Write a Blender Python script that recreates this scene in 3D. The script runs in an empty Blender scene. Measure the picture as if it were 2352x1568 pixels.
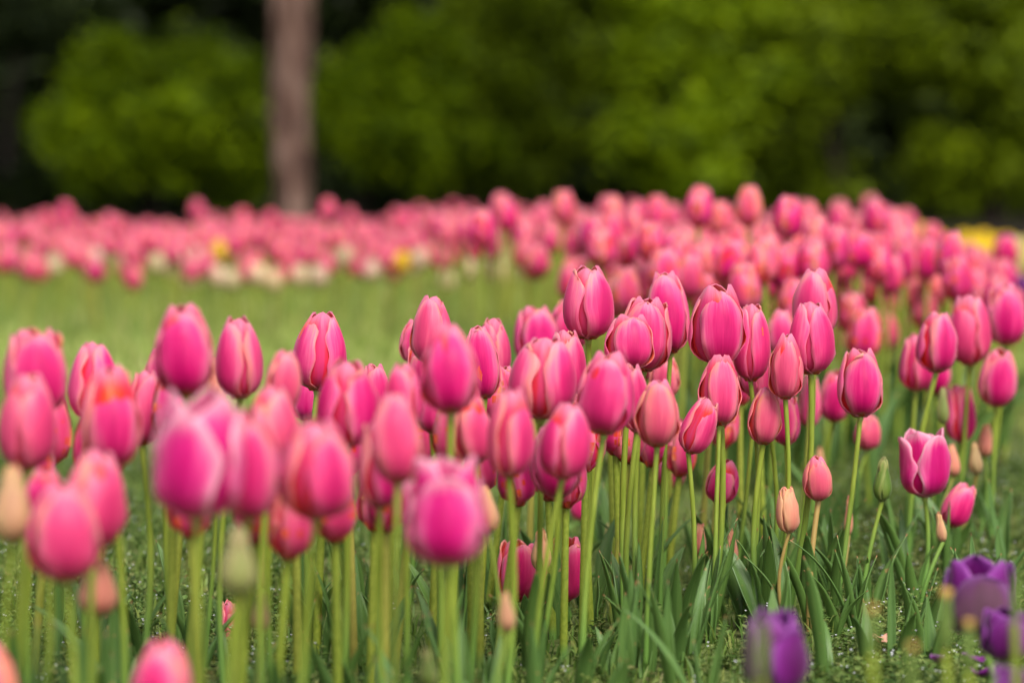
import bpy, math, random
import numpy as np
from mathutils import Vector, Matrix, Quaternion

# ------------------------------------------------------------------ camera, sky, sun
S = bpy.context.scene
COL = S.collection
FPX = 6533.0                      # focal length in reference pixels (picture 2352 wide)
HORIZON = 380.0
CAM_H = 0.434
PITCH = math.atan((784 - HORIZON) / FPX)
FOCUS = 2.6

cam_d = bpy.data.cameras.new('camera')
cam = bpy.data.objects.new('camera', cam_d)
COL.objects.link(cam)
cam.location = (0, 0, CAM_H)
cam.rotation_euler = (math.pi / 2 - PITCH, 0, 0)
cam_d.sensor_width = 36
cam_d.lens = FPX / 2352 * 36
cam_d.clip_start = 0.05
cam_d.clip_end = 500
cam_d.dof.use_dof = True
cam_d.dof.focus_distance = FOCUS
cam_d.dof.aperture_fstop = 3.7
cam_d.dof.aperture_blades = 0
S.camera = cam

w = bpy.data.worlds.new('World')
S.world = w
w.use_nodes = True
nt = w.node_tree
SUN_EL, SUN_AZ = math.radians(52), math.radians(158)
sky = nt.nodes.new('ShaderNodeTexSky')
sky.sky_type = 'NISHITA'
sky.sun_disc = False
sky.sun_elevation = SUN_EL
sky.sun_rotation = SUN_AZ
sky.dust_density = 3.0
hsv = nt.nodes.new('ShaderNodeHueSaturation')          # thin cloud: a whiter sky than a clear one
hsv.inputs['Saturation'].default_value = 0.55
nt.links.new(sky.outputs[0], hsv.inputs['Color'])
nt.links.new(hsv.outputs[0], nt.nodes['Background'].inputs[0])
nt.nodes['Background'].inputs[1].default_value = 0.122

sun_d = bpy.data.lights.new('sun', 'SUN')
sun_d.energy = 2.1
sun_d.angle = math.radians(22)
sun_d.color = (1.0, 0.95, 0.87)
sun = bpy.data.objects.new('sun', sun_d)
COL.objects.link(sun)
sdir = Vector((math.sin(SUN_AZ) * math.cos(SUN_EL), math.cos(SUN_AZ) * math.cos(SUN_EL), math.sin(SUN_EL)))
sun.rotation_euler = sdir.to_track_quat('Z', 'Y').to_euler()

S.view_settings.view_transform = 'Standard'
S.view_settings.look = 'None'
S.view_settings.gamma = 1
S.view_settings.exposure = 0.90

fwd = Vector((0, math.cos(PITCH), -math.sin(PITCH)))
upv = Vector((0, math.sin(PITCH), math.cos(PITCH)))


def at(x, y, d):
    """a point seen at reference pixel x,y standing d metres from the camera"""
    return Vector((0, 0, CAM_H)) + fwd * d + Vector((1, 0, 0)) * ((x - 1176) / FPX * d) - upv * ((y - 784) / FPX * d)


def px2m(p, d):
    return p / FPX * d


# ------------------------------------------------------------------ materials
def new_mat(name):
    m = bpy.data.materials.new(name)
    m.use_nodes = True
    m.node_tree.nodes.clear()
    return m, m.node_tree


class NB:
    """small helper for node trees"""
    def __init__(self, t):
        self.t = t

    def n(self, typ, **kw):
        nd = self.t.nodes.new('ShaderNode' + typ)
        for k, v in kw.items():
            setattr(nd, k, v)
        return nd

    def l(self, a, b):
        self.t.links.new(a, b)

    def val(self, sock, v):
        if hasattr(v, 'is_output') or hasattr(v, 'links'):
            self.l(v, sock)
        else:
            sock.default_value = v

    def math(self, op, a, b=0.0, clamp=False):
        nd = self.n('Math', operation=op, use_clamp=clamp)
        self.val(nd.inputs[0], a)
        self.val(nd.inputs[1], b)
        return nd.outputs[0]

    def ramp(self, fac, stops, mode='LINEAR'):
        nd = self.n('ValToRGB')
        cr = nd.color_ramp
        cr.interpolation = mode
        while len(cr.elements) < len(stops):
            cr.elements.new(0.5)
        for e, (p, c) in zip(cr.elements, stops):
            e.position = p
            e.color = (*c, 1)
        self.l(fac, nd.inputs[0])
        return nd.outputs[0]

    def mix(self, f, a, b, mode='MIX'):
        nd = self.n('Mix', data_type='RGBA', blend_type=mode)
        self.val(nd.inputs[0], f)
        for s, v in ((nd.inputs[6], a), (nd.inputs[7], b)):
            if isinstance(v, tuple):
                s.default_value = (*v, 1)
            else:
                self.l(v, s)
        return nd.outputs[2]

    def noise(self, vec, scale, detail=3, rough=0.55):
        nd = self.n('TexNoise')
        if vec is not None:
            self.l(vec, nd.inputs['Vector'])
        nd.inputs['Scale'].default_value = scale
        nd.inputs['Detail'].default_value = detail
        nd.inputs['Roughness'].default_value = rough
        return nd.outputs[0]

    def smooth(self, x, a, b):
        nd = self.n('MapRange', interpolation_type='SMOOTHSTEP')
        self.val(nd.inputs[0], x)
        nd.inputs[1].default_value = a
        nd.inputs[2].default_value = b
        return nd.outputs[0]

    def finish(self, color, rough=0.5, transl=0.0, spec=0.3, bump=None, bump_str=0.2, sheen=0.0, bump_dist=0.001):
        p = self.n('BsdfPrincipled')
        self.val(p.inputs['Base Color'], color if not isinstance(color, tuple) else (*color, 1))
        self.val(p.inputs['Roughness'], rough)
        p.inputs['Specular IOR Level'].default_value = spec
        if sheen:
            p.inputs['Sheen Weight'].default_value = sheen
            p.inputs['Sheen Roughness'].default_value = 0.4
        if bump is not None:
            b = self.n('Bump')
            b.inputs['Strength'].default_value = bump_str
            b.inputs['Distance'].default_value = bump_dist
            self.l(bump, b.inputs['Height'])
            self.l(b.outputs[0], p.inputs['Normal'])
        out = self.n('OutputMaterial')
        if transl > 0:
            tr = self.n('BsdfTranslucent')
            self.val(tr.inputs['Color'], color if not isinstance(color, tuple) else (*color, 1))
            mx = self.n('MixShader')
            mx.inputs[0].default_value = transl
            self.l(p.outputs[0], mx.inputs[1])
            self.l(tr.outputs[0], mx.inputs[2])
            self.l(mx.outputs[0], out.inputs[0])
        else:
            self.l(p.outputs[0], out.inputs[0])


def petal_material(name, main, alt, base_tint, transl=0.42, tipcol=(.92, .36, .54), tipk=.55, v0=.84, rim=.18, tipf=.75):
    """main / alt: ramps from midrib to margin; the object's colour picks between them (red),
    scales the value (green) and seeds the streaks (blue)"""
    m, t = new_mat(name)
    b = NB(t)
    uv = b.n('UVMap').outputs[0]
    sep = b.n('SeparateXYZ')
    b.l(uv, sep.inputs[0])
    u, v = sep.outputs[0], sep.outputs[1]
    info = b.n('ObjectInfo')
    oc = b.n('SeparateColor')
    b.l(info.outputs['Color'], oc.inputs[0])
    seed = b.math('ADD', b.math('MULTIPLY', oc.outputs[2], 31.0), b.math('MULTIPLY', info.outputs['Random'], 17.0))
    # fibres running along the petal
    comb = b.n('CombineXYZ')
    b.l(b.math('MULTIPLY', u, 26.0), comb.inputs[0])
    b.l(b.math('MULTIPLY', v, 1.6), comb.inputs[1])
    b.l(seed, comb.inputs[2])
    fib = b.noise(comb.outputs[0], 1.0, 4, 0.6)
    comb2 = b.n('CombineXYZ')
    b.l(b.math('MULTIPLY', u, 5.0), comb2.inputs[0])
    b.l(b.math('MULTIPLY', v, 1.3), comb2.inputs[1])
    b.l(seed, comb2.inputs[2])
    broad = b.noise(comb2.outputs[0], 1.0, 2, 0.5)
    comb3 = b.n('CombineXYZ')
    b.l(b.math('MULTIPLY', u, 85.0), comb3.inputs[0])
    b.l(b.math('MULTIPLY', v, 3.0), comb3.inputs[1])
    b.l(seed, comb3.inputs[2])
    vein = b.noise(comb3.outputs[0], 1.0, 2, 0.5)
    a = b.math('ABSOLUTE', b.math('SUBTRACT', b.math('MULTIPLY', u, 2.0), 1.0))
    # margins widen towards the tip
    tip = b.math('MULTIPLY', b.math('POWER', v, 5.0), tipf)
    f = b.math('ADD', b.math('MULTIPLY', a, 0.85), tip)
    f = b.math('ADD', f, b.math('MULTIPLY', b.math('SUBTRACT', fib, 0.5), 0.40))
    hsh = b.math('SUBTRACT', b.math('FRACT', b.math('MULTIPLY', seed, 3.7)), 0.5)
    f = b.math('ADD', f, b.math('MULTIPLY', hsh, b.math('SUBTRACT', b.math('MULTIPLY', u, .84), 0.42)))
    f = b.math('ADD', f, b.math('MULTIPLY', b.math('SUBTRACT', b.math('FRACT', b.math('MULTIPLY', oc.outputs[2], 7.3)), 0.5), 0.22))
    f = b.math('ADD', f, b.math('MULTIPLY', b.math('SUBTRACT', vein, 0.5), 0.38))
    f = b.math('ADD', f, b.math('MULTIPLY', b.math('SUBTRACT', broad, 0.5), 1.0), True)
    c1 = b.ramp(f, main)
    c2 = b.ramp(f, alt)
    c = b.mix(oc.outputs[0], c1, c2)
    # paler tip and a thin light rim
    tm = b.smooth(b.math('ADD', v, b.math('MULTIPLY', b.math('SUBTRACT', fib, .5), .2)), v0, .99)
    c = b.mix(b.math('MULTIPLY', tm, tipk), c, tipcol)
    c = b.mix(b.math('MULTIPLY', b.smooth(b.math('ADD', a, b.math('MULTIPLY', b.math('SUBTRACT', broad, .5), .3)), .92, 1.02), rim), c, tipcol)
    # pale greenish star at the very foot of the petal
    foot = b.smooth(b.math('ADD', v, b.math('MULTIPLY', a, 0.05)), 0.10, 0.0)
    c = b.mix(b.math('MULTIPLY', foot, 0.75), c, base_tint)
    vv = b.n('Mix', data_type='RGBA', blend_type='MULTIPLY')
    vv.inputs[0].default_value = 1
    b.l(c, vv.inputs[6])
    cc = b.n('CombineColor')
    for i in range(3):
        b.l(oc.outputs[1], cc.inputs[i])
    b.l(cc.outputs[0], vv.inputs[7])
    b.finish(vv.outputs[2], 0.42, transl, 0.32, fib, 0.35, 0.15, 0.0012)
    return m


PINK_OUT = petal_material('petal_pink', [(0, (.64, .002, .165)), (.25, (.77, .010, .21)), (.5, (.87, .048, .28)), (.72, (.92, .145, .37)), (.88, (.94, .23, .37)), (1, (.95, .28, .32))],
                          [(0, (.83, .13, .22)), (.3, (.88, .19, .25)), (.6, (.92, .28, .26)), (.85, (.95, .36, .23)), (1, (.96, .42, .21))], (.55, .50, .20))
PALE_OUT = petal_material('petal_pale_tip', [(0, (.64, .002, .180)), (.3, (.76, .012, .25)), (.55, (.86, .08, .34)), (.8, (.91, .22, .46)), (1, (.93, .46, .60))],
                          [(0, (.80, .08, .20)), (1, (.95, .50, .55))], (.55, .50, .20), tipcol=(.93, .44, .57), tipk=.7, v0=.80, rim=.6)
PINK_IN = petal_material('petal_pink_inner', [(0, (.80, .05, .22)), (.2, (.85, .03, .10)), (.38, (.93, .03, .025)), (.72, (.95, .09, .02)), (1, (.96, .30, .10))],
                         [(0, (.86, .18, .22)), (.4, (.86, .08, .07)), (.75, (.88, .08, .02)), (1, (.94, .34, .12))], (.5, .25, .06), tipcol=(.90, .28, .46), tipk=.95, v0=.74, rim=.1, tipf=.0, transl=.48)
RED_INSIDE = petal_material('petal_inside', [(0, (.78, .03, .06)), (.5, (.84, .05, .03)), (.85, (.88, .14, .06)), (1, (.92, .40, .22))],
                            [(0, (.82, .10, .05)), (1, (.92, .34, .14))], (.6, .5, .1), tipk=.3)
PEACH = petal_material('petal_peach', [(0, (.80, .26, .20)), (.35, (.84, .34, .24)), (.7, (.86, .46, .28)), (1, (.88, .52, .28))],
                       [(0, (.62, .40, .20)), (.4, (.70, .50, .24)), (1, (.72, .54, .22))], (.42, .44, .13), tipcol=(.88, .42, .22), tipk=.5)
GREENBUD = petal_material('petal_green', [(0, (.13, .23, .03)), (.5, (.22, .31, .06)), (1, (.40, .42, .13))],
                          [(0, (.36, .36, .12)), (.5, (.46, .40, .17)), (1, (.52, .40, .20))], (.16, .24, .04), tipcol=(.45, .40, .18), tipk=.4)
PURPLE = petal_material('petal_purple', [(0, (.105, .003, .095)), (.4, (.155, .005, .155)), (.8, (.24, .018, .26)), (1, (.34, .06, .38))],
                        [(0, (.12, .055, .080)), (.5, (.15, .06, .105)), (.9, (.17, .05, .15)), (1, (.21, .07, .21))], (.2, .16, .12), .22, tipcol=(.20, .05, .25), tipk=.4, rim=.3)
YELLOW = petal_material('petal_yellow', [(0, (.86, .54, .0)), (.6, (.90, .63, .0)), (1, (.92, .68, .01))],
                        [(0, (.86, .34, .06)), (1, (.88, .54, .14))], (.6, .5, .05), tipk=0, rim=0)
CREAM = petal_material('petal_cream', [(0, (.62, .56, .20)), (.6, (.70, .62, .28)), (1, (.74, .66, .36))],
                       [(0, (.78, .46, .36)), (1, (.84, .62, .48))], (.5, .5, .2), tipk=0, rim=0)


def stem_material():
    m, t = new_mat('stem_green')
    b = NB(t)
    info = b.n('ObjectInfo')
    oc = b.n('SeparateColor')
    b.l(info.outputs['Color'], oc.inputs[0])
    geo = b.n('TexCoord').outputs['Object']
    mp = b.n('Mapping')
    mp.inputs['Scale'].default_value = (1, 1, 0.12)
    b.l(geo, mp.inputs[0])
    nz = b.noise(mp.outputs[0], 260, 3)
    sep = b.n('SeparateXYZ')
    b.l(geo, sep.inputs[0])
    c = b.ramp(nz, [(.3, (.150, .205, .016)), (.7, (.26, .315, .040))])
    low = b.smooth(sep.outputs[2], .14, .02)
    c = b.mix(low, c, (.12, .24, .045))
    c = b.mix(oc.outputs[0], c, (.40, .22, .08))
    b.finish(c, 0.42, 0.0, 0.4)
    return m


STEM = stem_material()


def leaf_material():
    m, t = new_mat('tulip_leaf')
    b = NB(t)
    uv = b.n('UVMap').outputs[0]
    sep = b.n('SeparateXYZ')
    b.l(uv, sep.inputs[0])
    info = b.n('ObjectInfo')
    comb = b.n('CombineXYZ')
    b.l(b.math('MULTIPLY', sep.outputs[0], 22.0), comb.inputs[0])
    b.l(b.math('MULTIPLY', sep.outputs[1], 0.9), comb.inputs[1])
    b.l(b.math('MULTIPLY', info.outputs['Random'], 50.0), comb.inputs[2])
    f = b.noise(comb.outputs[0], 1.0, 4, .6)
    c = b.ramp(f, [(.25, (.052, .122, .030)), (.55, (.10, .195, .045)), (.8, (.19, .295, .08))])
    c = b.mix(b.math('MULTIPLY', info.outputs['Random'], 0.45), c, (.12, .22, .035))
    spot = b.noise(b.n('TexCoord').outputs['Object'], 130, 2)
    c = b.mix(b.smooth(spot, .66, .74), c, (.30, .24, .08))
    tipm = b.smooth(sep.outputs[1], .955, .995)
    c = b.mix(tipm, c, (.34, .15, .06))
    b.finish(c, 0.40, 0.22, 0.4, f, 0.3, 0, 0.001)
    return m


LEAF = leaf_material()


def grass_material(name, stops, transl=.25):
    m, t = new_mat(name)
    b = NB(t)
    g = b.n('NewGeometry')
    big = b.noise(g.outputs['Position'], 1.7, 3)
    f = b.math('ADD', b.math('MULTIPLY', g.outputs['Random Per Island'], .6), b.math('MULTIPLY', big, .5))
    c = b.ramp(f, stops)
    b.finish(c, 0.5, transl, 0.3)
    return m


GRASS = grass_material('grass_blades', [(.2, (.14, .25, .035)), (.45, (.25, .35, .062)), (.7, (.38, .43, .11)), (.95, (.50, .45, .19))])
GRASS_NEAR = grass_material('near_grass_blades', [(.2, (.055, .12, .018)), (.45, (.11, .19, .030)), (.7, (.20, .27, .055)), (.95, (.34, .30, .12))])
WEED = grass_material('weed_leaves', [(.2, (.050, .105, .018)), (.5, (.105, .175, .034)), (.8, (.21, .26, .07)), (.95, (.34, .22, .12))])


def simple_mat(name, stops, scale, rough=.7, transl=0, bump=.3, spec=.25):
    m, t = new_mat(name)
    b = NB(t)
    nz = b.noise(b.n('TexCoord').outputs['Object'], scale, 6, .6)
    b.finish(b.ramp(nz, stops), rough, transl, spec, nz, bump, 0, 0.01)
    return m


WHITE = simple_mat('white_petals', [(.3, (.75, .75, .78)), (.7, (.82, .82, .85))], 20)
RECEPT = simple_mat('flower_base', [(.3, (.22, .30, .05)), (.7, (.34, .38, .10))], 200, .5)
POD = simple_mat('seed_pod', [(.3, (.085, .14, .025)), (.6, (.14, .20, .045)), (.8, (.20, .22, .065))], 60, .45)
PODTIP = simple_mat('seed_pod_tip', [(.3, (.50, .34, .06)), (.7, (.36, .18, .07))], 200, .6)
DRY = simple_mat('dry_petal', [(.3, (.50, .22, .14)), (.7, (.72, .42, .30))], 90, .6, .2)


def soil_material():
    m, t = new_mat('lawn_soil')
    b = NB(t)
    co = b.n('NewGeometry').outputs['Position']
    n1 = b.noise(co, 2.2, 5)
    n2 = b.noise(co, 60, 6, .7)
    c = b.ramp(n2, [(.3, (.045, .06, .018)), (.5, (.10, .14, .035)), (.68, (.17, .19, .07)), (.8, (.25, .21, .11))])
    c2 = b.ramp(n2, [(.3, (.08, .055, .035)), (.6, (.20, .15, .09)), (.8, (.34, .27, .17))])
    sx = b.n('SeparateXYZ')
    b.l(co, sx.inputs[0])
    right = b.smooth(b.math('SUBTRACT', sx.outputs[0], b.math('MULTIPLY', sx.outputs[1], .14)), -.02, .12)
    near = b.smooth(sx.outputs[1], 5.5, 3.5)
    k = b.math('MULTIPLY', right, near)
    k = b.math('ADD', b.math('MULTIPLY', k, .55), b.math('MULTIPLY', b.smooth(n1, .52, .68), .35), True)
    c = b.mix(k, c, c2)
    shaded_litter = b.ramp(n2, [(.3, (.008, .006, .004)), (.6, (.022, .017, .010)), (.8, (.04, .03, .018))])  # litter brown kept near black: the crowns' shade is put into its colour
    c = b.mix(b.smooth(b.math('ADD', sx.outputs[1], b.math('MULTIPLY', n1, 3.0)), 14.5, 17.0), c, shaded_litter)
    b.finish(c, .9, 0, .1, n2, .8, 0, .01)
    return m


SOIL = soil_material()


def foliage_material(name, stops, transl=.3):
    m, t = new_mat(name)
    b = NB(t)
    g = b.n('NewGeometry')
    big = b.noise(g.outputs['Position'], 1.1, 3)
    f = b.math('ADD', b.math('MULTIPLY', g.outputs['Random Per Island'], .50), b.math('MULTIPLY', big, .60))
    b.finish(b.ramp(f, stops), .55, transl, .15)
    return m


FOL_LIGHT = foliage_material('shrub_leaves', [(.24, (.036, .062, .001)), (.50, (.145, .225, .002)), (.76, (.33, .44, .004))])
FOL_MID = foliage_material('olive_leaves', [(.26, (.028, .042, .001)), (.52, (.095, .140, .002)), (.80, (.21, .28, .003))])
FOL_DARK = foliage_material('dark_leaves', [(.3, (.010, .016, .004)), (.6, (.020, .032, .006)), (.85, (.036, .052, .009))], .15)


def bark_material(name, c0, c1, c2):
    m, t = new_mat(name)
    b = NB(t)
    mp = b.n('Mapping')
    mp.inputs['Scale'].default_value = (1, 1, .10)
    b.l(b.n('TexCoord').outputs['Object'], mp.inputs[0])
    n1 = b.noise(mp.outputs[0], 34, 6, .65)
    mp2 = b.n('Mapping')
    mp2.inputs['Scale'].default_value = (1, 1, .35)
    b.l(b.n('TexCoord').outputs['Object'], mp2.inputs[0])
    n2 = b.noise(mp2.outputs[0], 11, 4, .6)
    f = b.math('ADD', b.math('MULTIPLY', n1, .5), b.math('MULTIPLY', n2, .5))
    b.finish(b.ramp(f, [(.38, c0), (.5, c1), (.63, c2)]), .85, 0, .15, n1, .9, 0, .03)
    return m


BARK = bark_material('reddish_bark', (.020, .010, .008), (.115, .062, .045), (.27, .175, .138))
BARK_DARK = bark_material('dark_bark', (.010, .006, .005), (.024, .015, .012), (.045, .032, .026))


# ------------------------------------------------------------------ mesh helpers
def make_mesh(name, V, F, UV=None, MI=None, mats=(), smooth=True):
    V = np.asarray(V, dtype=np.float32)
    F = np.asarray(F, dtype=np.int32)
    me = bpy.data.meshes.new(name)
    me.vertices.add(len(V))
    me.vertices.foreach_set('co', V.ravel())
    n = len(F)
    me.loops.add(n * 4)
    me.loops.foreach_set('vertex_index', F.ravel())
    me.polygons.add(n)
    me.polygons.foreach_set('loop_start', np.arange(n, dtype=np.int32) * 4)
    me.polygons.foreach_set('loop_total', np.full(n, 4, dtype=np.int32))
    if MI is not None:
        me.polygons.foreach_set('material_index', np.asarray(MI, dtype=np.int32))
    me.polygons.foreach_set('use_smooth', np.full(n, smooth, dtype=bool))
    if UV is not None:
        uvl = me.uv_layers.new(name='UVMap')
        uvl.data.foreach_set('uv', np.asarray(UV, dtype=np.float32)[F.ravel()].ravel())
    for m in mats:
        me.materials.append(m)
    me.update(calc_edges=True)
    return me


def grid_faces(ni, nj, off=0, flip=False):
    i = np.arange(ni - 1)[:, None]
    j = np.arange(nj - 1)[None, :]
    a = (i * nj + j + off).ravel()
    f = np.stack([a, a + 1, a + nj + 1, a + nj], 1)
    return f[:, ::-1] if flip else f


def thick_grid(P, thick, flip=False, umap=None):
    """a curved sheet given real thickness. P[v,u,3]; returns V,F,UV,MI (0 outside, 1 inside)"""
    ni, nj, _ = P.shape
    du = np.gradient(P, axis=1)
    dv = np.gradient(P, axis=0)
    N = np.cross(du, dv)
    N /= np.maximum(np.linalg.norm(N, axis=2, keepdims=True), 1e-9)
    if flip:
        N = -N
    Q = P - N * thick
    V = np.concatenate([P.reshape(-1, 3), Q.reshape(-1, 3)])
    n = ni * nj
    F = [grid_faces(ni, nj, 0, flip), grid_faces(ni, nj, n, not flip)]
    MI = [np.zeros(len(F[0]), int), np.ones(len(F[1]), int)]
    loop = [(0, j) for j in range(nj)] + [(i, nj - 1) for i in range(1, ni)] + [(ni - 1, j) for j in range(nj - 2, -1, -1)] + [(i, 0) for i in range(ni - 2, 0, -1)]
    idx = np.array([i * nj + j for i, j in loop])
    nx = np.roll(idx, -1)
    R = np.stack([idx, idx + n, nx + n, nx], 1)
    F.append(R[:, ::-1] if flip else R)
    MI.append(np.zeros(len(R), int))
    vv, uu = np.meshgrid(np.linspace(0, 1, ni), np.linspace(0, 1, nj), indexing='ij')
    if umap is not None:
        vv = umap[:, None] * np.ones((1, nj))
    uv = np.stack([uu, vv], 2).reshape(-1, 2)
    return V, np.concatenate(F), np.concatenate([uv, uv]), np.concatenate(MI)


def tube(pts, rads, ns=10, cap=False):
    pts = np.asarray(pts, float)
    n = len(pts)
    T = np.gradient(pts, axis=0)
    T /= np.linalg.norm(T, axis=1, keepdims=True)
    ref = np.array([1.0, 0.0, 0.0])
    A = ref - T * (T @ ref)[:, None]
    A /= np.linalg.norm(A, axis=1, keepdims=True)
    B = np.cross(T, A)
    ang = np.linspace(0, 2 * math.pi, ns, endpoint=False)
    r = np.asarray(rads, float)[:, None, None]
    V = pts[:, None, :] + r * (np.cos(ang)[None, :, None] * A[:, None, :] + np.sin(ang)[None, :, None] * B[:, None, :])
    i = np.arange(n - 1)[:, None]
    j = np.arange(ns)[None, :]
    a = (i * ns + j).ravel()
    bq = (i * ns + (j + 1) % ns).ravel()
    F = np.stack([a, bq, bq + ns, a + ns], 1)
    uv = np.stack(np.meshgrid(np.linspace(0, 1, n), np.linspace(0, 1, ns), indexing='ij')[::-1], 2).reshape(-1, 2)
    return V.reshape(-1, 3), F, uv


def join(parts):
    """[(V,F,UV,MI)] -> one"""
    Vs, Fs, Us, Ms = [], [], [], []
    o = 0
    for V, F, U, M in parts:
        Vs.append(V)
        Fs.append(np.asarray(F) + o)
        Us.append(U)
        Ms.append(M)
        o += len(V)
    return np.concatenate(Vs), np.concatenate(Fs), np.concatenate(Us), np.concatenate(Ms)


def rotz(V, a):
    c, s = math.cos(a), math.sin(a)
    return V @ np.array([[c, s, 0], [-s, c, 0], [0, 0, 1]])


def obj(name, me, parent=None, loc=None):
    o = bpy.data.objects.new(name, me)
    COL.objects.link(o)
    if parent is not None:
        o.parent = parent
    if loc is not None:
        o.location = loc
    return o


def tag(o, label=None, cat=None, group=None, kind=None):
    for k, v in (('label', label), ('category', cat), ('group', group), ('kind', kind)):
        if v:
            o[k] = v
    return o


# ------------------------------------------------------------------ tulip parts
def petal_grid(h, R, top=.45, W=1.08, inner=False, rng=random, vmax=.40, pexp=2.3, wave=.02, flare=0., nv=17, nu=11, ragged=0., point=0.):
    t = np.linspace(0, 1, nv)
    v = 1 - (1 - t) ** 1.35
    u = np.linspace(-1, 1, nu)
    lo = np.clip(v / vmax, 0, 1)
    f = .10 + .90 * np.sin(np.pi / 2 * lo ** .56)
    hi = np.clip((v - vmax) / (1 - vmax), 0, 1)
    f = np.where(v < vmax, f, 1 - (1 - top) * hi ** pexp)
    r = R * f
    g = np.where(v < .5, .32 + .68 * np.sin(np.pi / 2 * np.clip(v / .5, 0, 1) ** .85), 1.0)
    hi2 = np.clip((v - .5) / .5, 0, 1)
    q = (.62 if inner else .56) + point
    g = np.where(v < .5, g, np.maximum(1 - hi2 ** (2.3 if inner else 2.5), 0) ** q)
    g = np.maximum(g, .03)
    rho = np.maximum(r, .58 * R)
    A = np.clip(W * R * g[:, None] * u[None, :] / rho[:, None], -1.7, 1.7)
    ua = np.where(u < 0, rng.uniform(.90, 1.06), rng.uniform(.90, 1.06))
    A = A * ua[None, :] * (1 + .05 * np.clip(np.abs(u) - .5, 0, 1)[None, :] * np.sin(v * rng.uniform(10, 20) + rng.uniform(0, 6))[:, None])
    rad = r[:, None] - rho[:, None] * (1 - np.cos(A))
    tan = rho[:, None] * np.sin(A)
    U = u[None, :]
    Vv = v[:, None]
    ph1, ph2 = rng.uniform(0, 6.3), rng.uniform(0, 6.3)
    k1 = rng.uniform(9, 15)
    edge = np.clip((np.abs(U) - .55) / .45, 0, 1) ** 2
    side = np.where(U > 0, np.sin(k1 * Vv + ph1), np.sin(k1 * 1.2 * Vv + ph2))
    rad = rad + R * (wave * edge * side * 1.6 + rng.uniform(.02, .05) * U * np.sin(np.pi * Vv))
    rad = rad + R * flare * np.clip((Vv - .70) / .30, 0, 1) ** 2
    # the midrib stands a little proud, stronger and pinched at the tip of the inner petals
    rid = np.exp(-(U / (.20 if inner else .14)) ** 2)
    rad = rad + R * rid * (.018 + (.10 if inner else .015) * np.clip((Vv - .6) / .4, 0, 1))
    # broad dents and long folds
    for _k in range(3):
        du, dv = rng.uniform(-.8, .8), rng.uniform(.25, .8)
        rad = rad + R * rng.uniform(-.07, .045) * np.exp(-((U - du) / rng.uniform(.12, .3)) ** 2 - ((Vv - dv) / rng.uniform(.10, .3)) ** 2)
    z = h * Vv * np.ones_like(U) - h * .02 * edge * (1 + side) * Vv
    if ragged:
        z = z + h * ragged * np.clip((Vv - .7) / .3, 0, 1) * np.sin(U * 9 + ph1)
    tan = tan + R * .02 * np.sin(6 * Vv + ph2) * Vv
    if inner:
        rad = rad * .965 - R * .02
    P = np.stack([tan, -rad, z * np.ones_like(rad)], 2)      # faces -Y, the camera side
    return P, v


def petal_mesh(name, h, R, phi, mats, thick=.0008, **kw):
    P, v = petal_grid(h, R, **kw)
    V, F, UV, MI = thick_grid(P, thick, False, v)
    V = rotz(V, phi)
    return V, F, UV, MI


def bloom_set(rng, h, R, face=0., top=.45, style='tulip', ragged=0., flare=0., nv=17, nu=11, outer=1., wsc=1.):
    """six petals: (V,F,UV,MI,is_inner)"""
    out = []
    for k in range(3):
        a = math.radians(face) + k * 2 * math.pi / 3 + rng.uniform(-.07, .07)
        kw = dict(top=top * rng.uniform(.9, 1.1), W=rng.uniform(.92, 1.10) * wsc, rng=rng, wave=rng.uniform(.02, .075), flare=flare + (rng.uniform(.08, .28) if rng.random() < .22 else 0), ragged=ragged + rng.uniform(0, .02), nv=nv, nu=nu)
        hh = h * rng.uniform(.89, .965) * outer
        if style == 'bud':
            kw.update(top=top, vmax=.32, pexp=1.35, W=1.22, wave=.006, point=.25)
            hh = h * rng.uniform(.96, 1)
        out.append((*petal_mesh('p', hh, R, a, None, **kw), False))
    for k in range(3):
        a = math.radians(face + 60) + k * 2 * math.pi / 3 + rng.uniform(-.07, .07)
        kw = dict(top=max(.10, top * rng.uniform(.72, .92)), W=rng.uniform(.98, 1.12), rng=rng, wave=rng.uniform(.015, .04), flare=flare, ragged=ragged, inner=True, nv=nv, nu=nu)
        hh = h * rng.uniform(.97, 1.0)
        if style == 'bud':
            kw.update(top=top * .8, vmax=.32, pexp=1.35, W=1.1, wave=.006, point=.2)
            hh = h * .97
        out.append((*petal_mesh('p', hh, R * .93, a, None, **kw), True))
    return out


def leaf_arrays(rng, L, Wd, nv=15, nu=7, lean=.25, curl=.2):
    t = np.linspace(0, 1, nv)
    s = np.linspace(-1, 1, nu)
    wid = Wd * np.sin(np.pi * np.clip(t * .93 + .07, 0, 1) ** .75) ** .8
    wid = np.maximum(wid, Wd * .02)
    wid[0] = Wd * .35
    x = lean * L * t + curl * L * t ** 3
    z = L * (t - .5 * (lean ** 2) * t - .35 * curl * t ** 3)
    tw = rng.uniform(-.9, .9) * t
    cup = .9 * (1 - .7 * t)
    ph = rng.uniform(0, 6.3)
    P = np.zeros((nv, nu, 3))
    for j, sj in enumerate(s):
        lat = wid * sj * np.cos(cup * abs(sj))
        out = -wid * abs(sj) * np.sin(cup * abs(sj)) * .9 + (abs(sj) ** 2) * Wd * .16 * np.sin(9 * t + ph + (2 if sj > 0 else 0)) * np.sin(np.pi * t)
        P[:, j, 0] = x + out * np.cos(tw) - lat * np.sin(tw)
        P[:, j, 1] = lat * np.cos(tw) + out * np.sin(tw)
        P[:, j, 2] = z
    V, F, UV, MI = thick_grid(P, .0009)
    return V, F, UV, np.zeros(len(F), int)


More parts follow.
